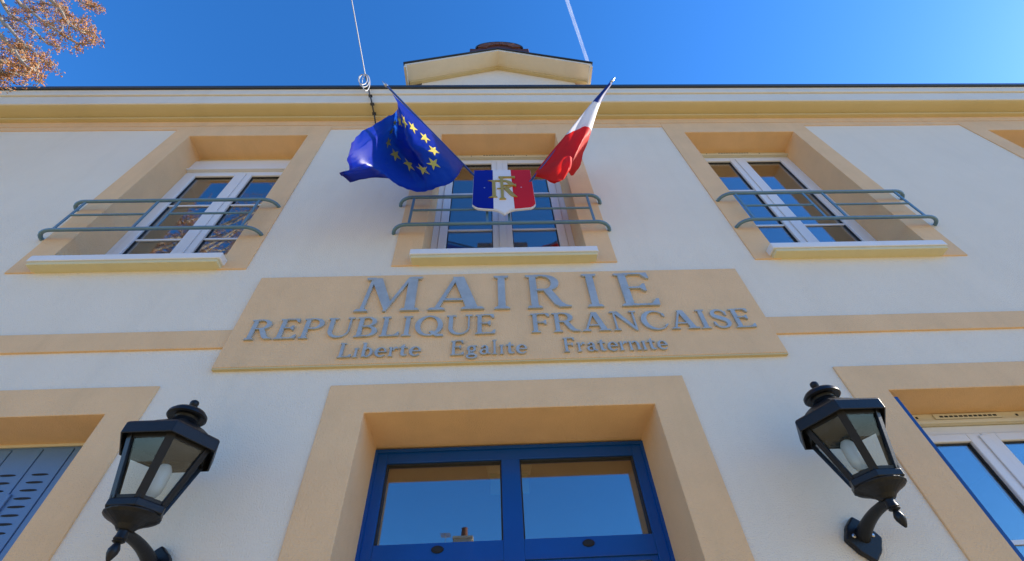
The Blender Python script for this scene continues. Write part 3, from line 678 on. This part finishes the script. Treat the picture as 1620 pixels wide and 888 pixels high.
    for k in range(28):
        a = 2*math.pi*k/28; rr = .064+.014*max(0, math.cos(4*a))**2
        pl.append((rr*math.cos(a)*.98, -.135+rr*math.sin(a)*1.12))
    MB().prism_y(pl, wy-.03, wy-.0005).build('wall_plate', 'lamp', L_, bevel=.006)
    for s in (-1, 1):
        o = MB().lathe([(.008, 0), (.008, .003), (.004, .006)], 12).build('screw', 'steel', L_); o.rotation_euler = (R(90), 0, 0); o.location = (s*.04, wy-.03, -.125)
    return L_
lantern(-1.352, -.27, 'black hexagonal wall lantern beside the closed blue shutter, left of the door')
lantern(1.507, -.27, 'black hexagonal wall lantern between the door and the window, right of the door')

# ------------------------------------------------------------------ overhead cable
cb = tag(empty('overhead_cable', (-1.30, -.06, 6.72)), 'thin overhead cable with a loose coil fixed to the cornice', 'cable')
OC = Vector((-1.30, -.06, 6.72))
a0 = at(593, 188, y=-.035); a1 = at(590, 172, y=-.145); a2 = at(585, 150, y=-.22); a3 = at(578, 120, y=-.30)
far = at(556, 0, y=-1.0); d_ = (far-a3)
path = [a3+d_*t+Vector((0, 0, -.02*t*(1-t))) for t in [i/10*14 for i in range(11)]]
MB().tube([p-OC for p in path], .0055, 8).build('line', 'cable', cb, smooth=True)
MB().tube([p-OC for p in (at(595, 205, y=-.02), at(594, 195, y=-.022), at(593, 188, y=-.07), at(592, 181, y=-.085), a1, at(588, 161, y=-.21), a2, at(581, 132, y=-.27), a3)], .008, 8).build('drop_wire', 'dcable', cb, smooth=True)
for i, (px, py, rx, ry) in enumerate(((576, 128, 8, 10), (579, 131, 6, 13), (574, 126, 7, 8))):
    MB().tube([at(px+rx*math.cos(2*math.pi*k/24), py+ry*math.sin(2*math.pi*k/24), y=-.29-.02*i+.015*math.sin(4*math.pi*k/24))-OC for k in range(25)], .005, 6).build('coil', 'cable', cb, smooth=True)
for p in ((586, 152, -.22), (589, 165, -.185), (592, 180, -.09)):
    q = at(p[0], p[1], y=p[2])-OC; MB().box(q.x-.02, q.x+.02, q.y-.014, q.y+.014, q.z-.008, q.z+.008).build('cable_clip', 'dcable', cb)

# ------------------------------------------------------------------ tree at the left, buds and blossom on bare twigs
TB = Vector((-9.0, -4.2, 0))
tree = tag(empty('maple_tree', tuple(TB)), 'bare branched tree with orange brown blossom reaching in at top left', 'tree')
bark = MB(); twig = MB(); buds = MB()
rt = random.Random(3)
def bud(p, s):
    n = Vector((rt.gauss(0, 1), rt.gauss(0, 1), rt.gauss(0, 1))).normalized(); a = n.orthogonal().normalized(); b = n.cross(a)
    l, w_ = s*rt.uniform(.8, 1.5), s*rt.uniform(.35, .6)
    vs = [p-n*l, p+n*l]+[p+(a*math.cos(k*2.094)+b*math.sin(k*2.094))*w_ for k in range(3)]
    buds.add(vs, [(0, 3, 2), (0, 4, 3), (0, 2, 4), (1, 2, 3), (1, 3, 4), (1, 4, 2)])
def cluster(p, s, n):
    for _ in range(n): bud(p+Vector((rt.gauss(0, s), rt.gauss(0, s), rt.gauss(0, s))), .0105)
def spray(p, d0, ln, nseg=5):
    pts = [p]; d1 = d0.normalized()
    for i in range(nseg):
        d1 = (d1+Vector((rt.gauss(0, .28), rt.gauss(0, .28), rt.gauss(0, .22)))).normalized(); pts.append(pts[-1]+d1*ln/nseg)
    twig.tube(pts, [.005*(1-.7*i/nseg) for i in range(nseg+1)], 5)
    for i in range(1, nseg+1):
        for _ in range(2):
            e = pts[i]+Vector((rt.gauss(0, 1), rt.gauss(0, 1), rt.gauss(0, 1))).normalized()*rt.uniform(.02, .06)
            twig.tube([pts[i], e], .0028, 4, cap=False); cluster(e, .015, rt.randint(4, 7))
def limb(pts, r0, r1):
    n = len(pts); sm = []
    for i in range(n-1):
        p0, p1, p2, p3 = pts[max(i-1, 0)], pts[i], pts[i+1], pts[min(i+2, n-1)]
        for k in range(4): sm.append(cr(p0, p1, p2, p3, k/4))
    sm.append(pts[-1]); N = len(sm)
    bark.tube([p-TB for p in sm], [r0+(r1-r0)*i/(N-1) for i in range(N)], 8)
    return sm
fork = Vector((-8.3, -3.4, 6.4)); crown = Vector((-7.6, -2.5, 9.2))
trunk = MB(); trunk.tube([Vector((0, 0, -.1)), Vector((.02, .03, .25)), Vector((.1, .1, 1.5)), Vector((.3, .35, 3.6)), fork-TB], [.36, .27, .23, .2, .16], 16)
# boughs reaching over the forecourt: (pixels in the photo, distance plane y)
BR = [([(27, 0), (40, 10), (68, 34), (95, 52), (115, 65), (130, 70), (147, 68)], -.78),
      ([(79, 0), (95, 15), (106, 34), (122, 47), (135, 52)], -.86),
      ([(7, 10), (19, 25), (39, 37), (54, 49), (73, 68), (90, 74)], -.70),
      ([(0, 27), (10, 39), (25, 57), (40, 72), (55, 84), (75, 98)], -.76),
      ([(3, 59), (19, 73), (30, 91), (44, 106), (58, 108)], -.82),
      ([(-20, 92), (0, 97), (14, 100), (30, 104)], -.74),
      ([(-25, 112), (-8, 116), (4, 118), (14, 116)], -.80),
      ([(95, -25), (115, -8), (130, 4), (148, 12)], -.9),
      ([(55, -20), (65, 0), (80, 8), (100, 12), (112, 30)], -.72)]
for pts, yy in BR:
    P = [at(a, b, y=yy+.03*math.sin(i*1.7)) for i, (a, b) in enumerate(pts)]
    st = crown if yy > -.8 else fork+(crown-fork)*.6
    sm = limb([st, st.lerp(P[0], .55)+Vector((0, 0, .5))]+P, .026, .005)
    for p in sm[7::1]:
        if rt.random() < .62:
            d1 = (sm[-1]-sm[-4]).normalized(); spray(p-TB, d1+Vector((rt.gauss(0, .8), rt.gauss(0, .5), rt.gauss(0, .8))), rt.uniform(.09, .22))
    spray(sm[-1]-TB, sm[-1]-sm[-2], .12)
limb([fork, fork.lerp(crown, .5)+Vector((.1, 0, .1)), crown], .13, .07)
# rest of the crown, up and away from the facade
for k in range(26):
    a = rt.uniform(0, 2*math.pi); h_ = rt.uniform(7.5, 13.); rr = rt.uniform(1.2, 3.4)
    e = Vector((-9.2+rr*math.cos(a), -5.6+rr*math.sin(a)*.8, h_))
    if e.y > -3.4: e.y = -3.4-rt.uniform(0, .8)
    st = fork if h_ < 9.5 else fork+(crown-fork)*rt.uniform(.2, .9)
    sm = limb([st, st.lerp(e, .5)+Vector((rt.gauss(0, .2), rt.gauss(0, .2), .3)), e], .05, .008)
    for p in sm[3:]:
        for _ in range(4): spray(p-TB+Vector((rt.gauss(0, .12), rt.gauss(0, .12), rt.gauss(0, .12))), Vector((rt.gauss(0, 1), rt.gauss(0, 1), rt.gauss(0, .8))), rt.uniform(.3, .7))
for k in range(22):
    e = Vector((rt.uniform(-9.5, -5.4), rt.uniform(-6.6, -3.6), rt.uniform(9, 15)))
    st = fork+(crown-fork)*rt.uniform(.1, .9)
    sm = limb([st, st.lerp(e, .5)+Vector((rt.gauss(0, .2), -.5, .3)), e], .05, .008)
    for p in sm[3:]:
        for _ in range(4): spray(p-TB+Vector((rt.gauss(0, .12), rt.gauss(0, .12), rt.gauss(0, .12))), Vector((rt.gauss(0, 1), rt.gauss(0, 1), rt.gauss(0, .8))), rt.uniform(.3, .7))
trunk.build('trunk', 'bark', tree, smooth=True); bark.build('branches', 'bark', tree, smooth=True)
tw = twig.build('twigs', 'bark', tree); cw = buds.build('crown', 'bud', tree); tag(cw, kind='stuff'); tag(tw, kind='stuff')

# ------------------------------------------------------------------ house across the forecourt (seen mirrored in the door glass)
oh = tag(empty('opposite_house', (1.0, -23.5, 0)), 'beige house across the forecourt, its chimney mirrored in the door glass', 'house')
MB().box(-11, 7, -8, 0, 0, 7.5).build('wall', 'opp', oh)
r_ = MB(); r_.prism_x([(.4, 7.5), (-8.4, 7.5), (-4, 11.2)], -11.3, 7.3); r_.build('roof', 'roof', oh)
k_ = MB(); k_.box(-3.72, -2.62, -4.4, -3.6, 10.2, 12.15); k_.box(-3.78, -2.56, -4.46, -3.54, 12.151, 12.28); kk = k_.build('chimney', 'opp', oh)
MB().lathe([(.2, 12.28), (.22, 12.34), (.17, 12.8), (.2, 12.86)], 16, c=(-3.1, -4)).build('chimney_pot', 'brick', kk, smooth=True)
an = MB().tube([(-4.25, -4, 10.9), (-4.25, -4, 12.6)], .03, 8)
for k in range(5): an.tube([(-4.55, -4.3+k*.15, 12.5), (-3.95, -4.3+k*.15, 12.5)], .02, 6)
an.tube([(-4.25, -4.35, 12.5), (-4.25, -3.65, 12.5)], .025, 6); an.build('aerial', 'steel', oh)

# ------------------------------------------------------------------ contrail
A_, B_ = at(890, -20, z=2500), at(931, 102, z=2500)
ct = tag(empty('contrail', tuple(A_)), 'thin double white vapour trail across the blue sky', 'contrail')
dv = (B_-A_); side = dv.cross(Vector((0, 0, 1))).normalized()
for s in (-1, 1):
    for r0, nm in ((4.2, 'vapour_haze'), (1.9, 'vapour_strand')):
        pts = [dv*(i/60*1.05-.05)+side*s*(4.2+.5*mnoise.noise(Vector((i*.2, s, 0)))) for i in range(61)]
        MB().tube(pts, [r0*(1+.25*mnoise.noise(Vector((i*.45, s*3, r0)))) for i in range(61)], 12).build(nm, 'contrail', ct, smooth=True)
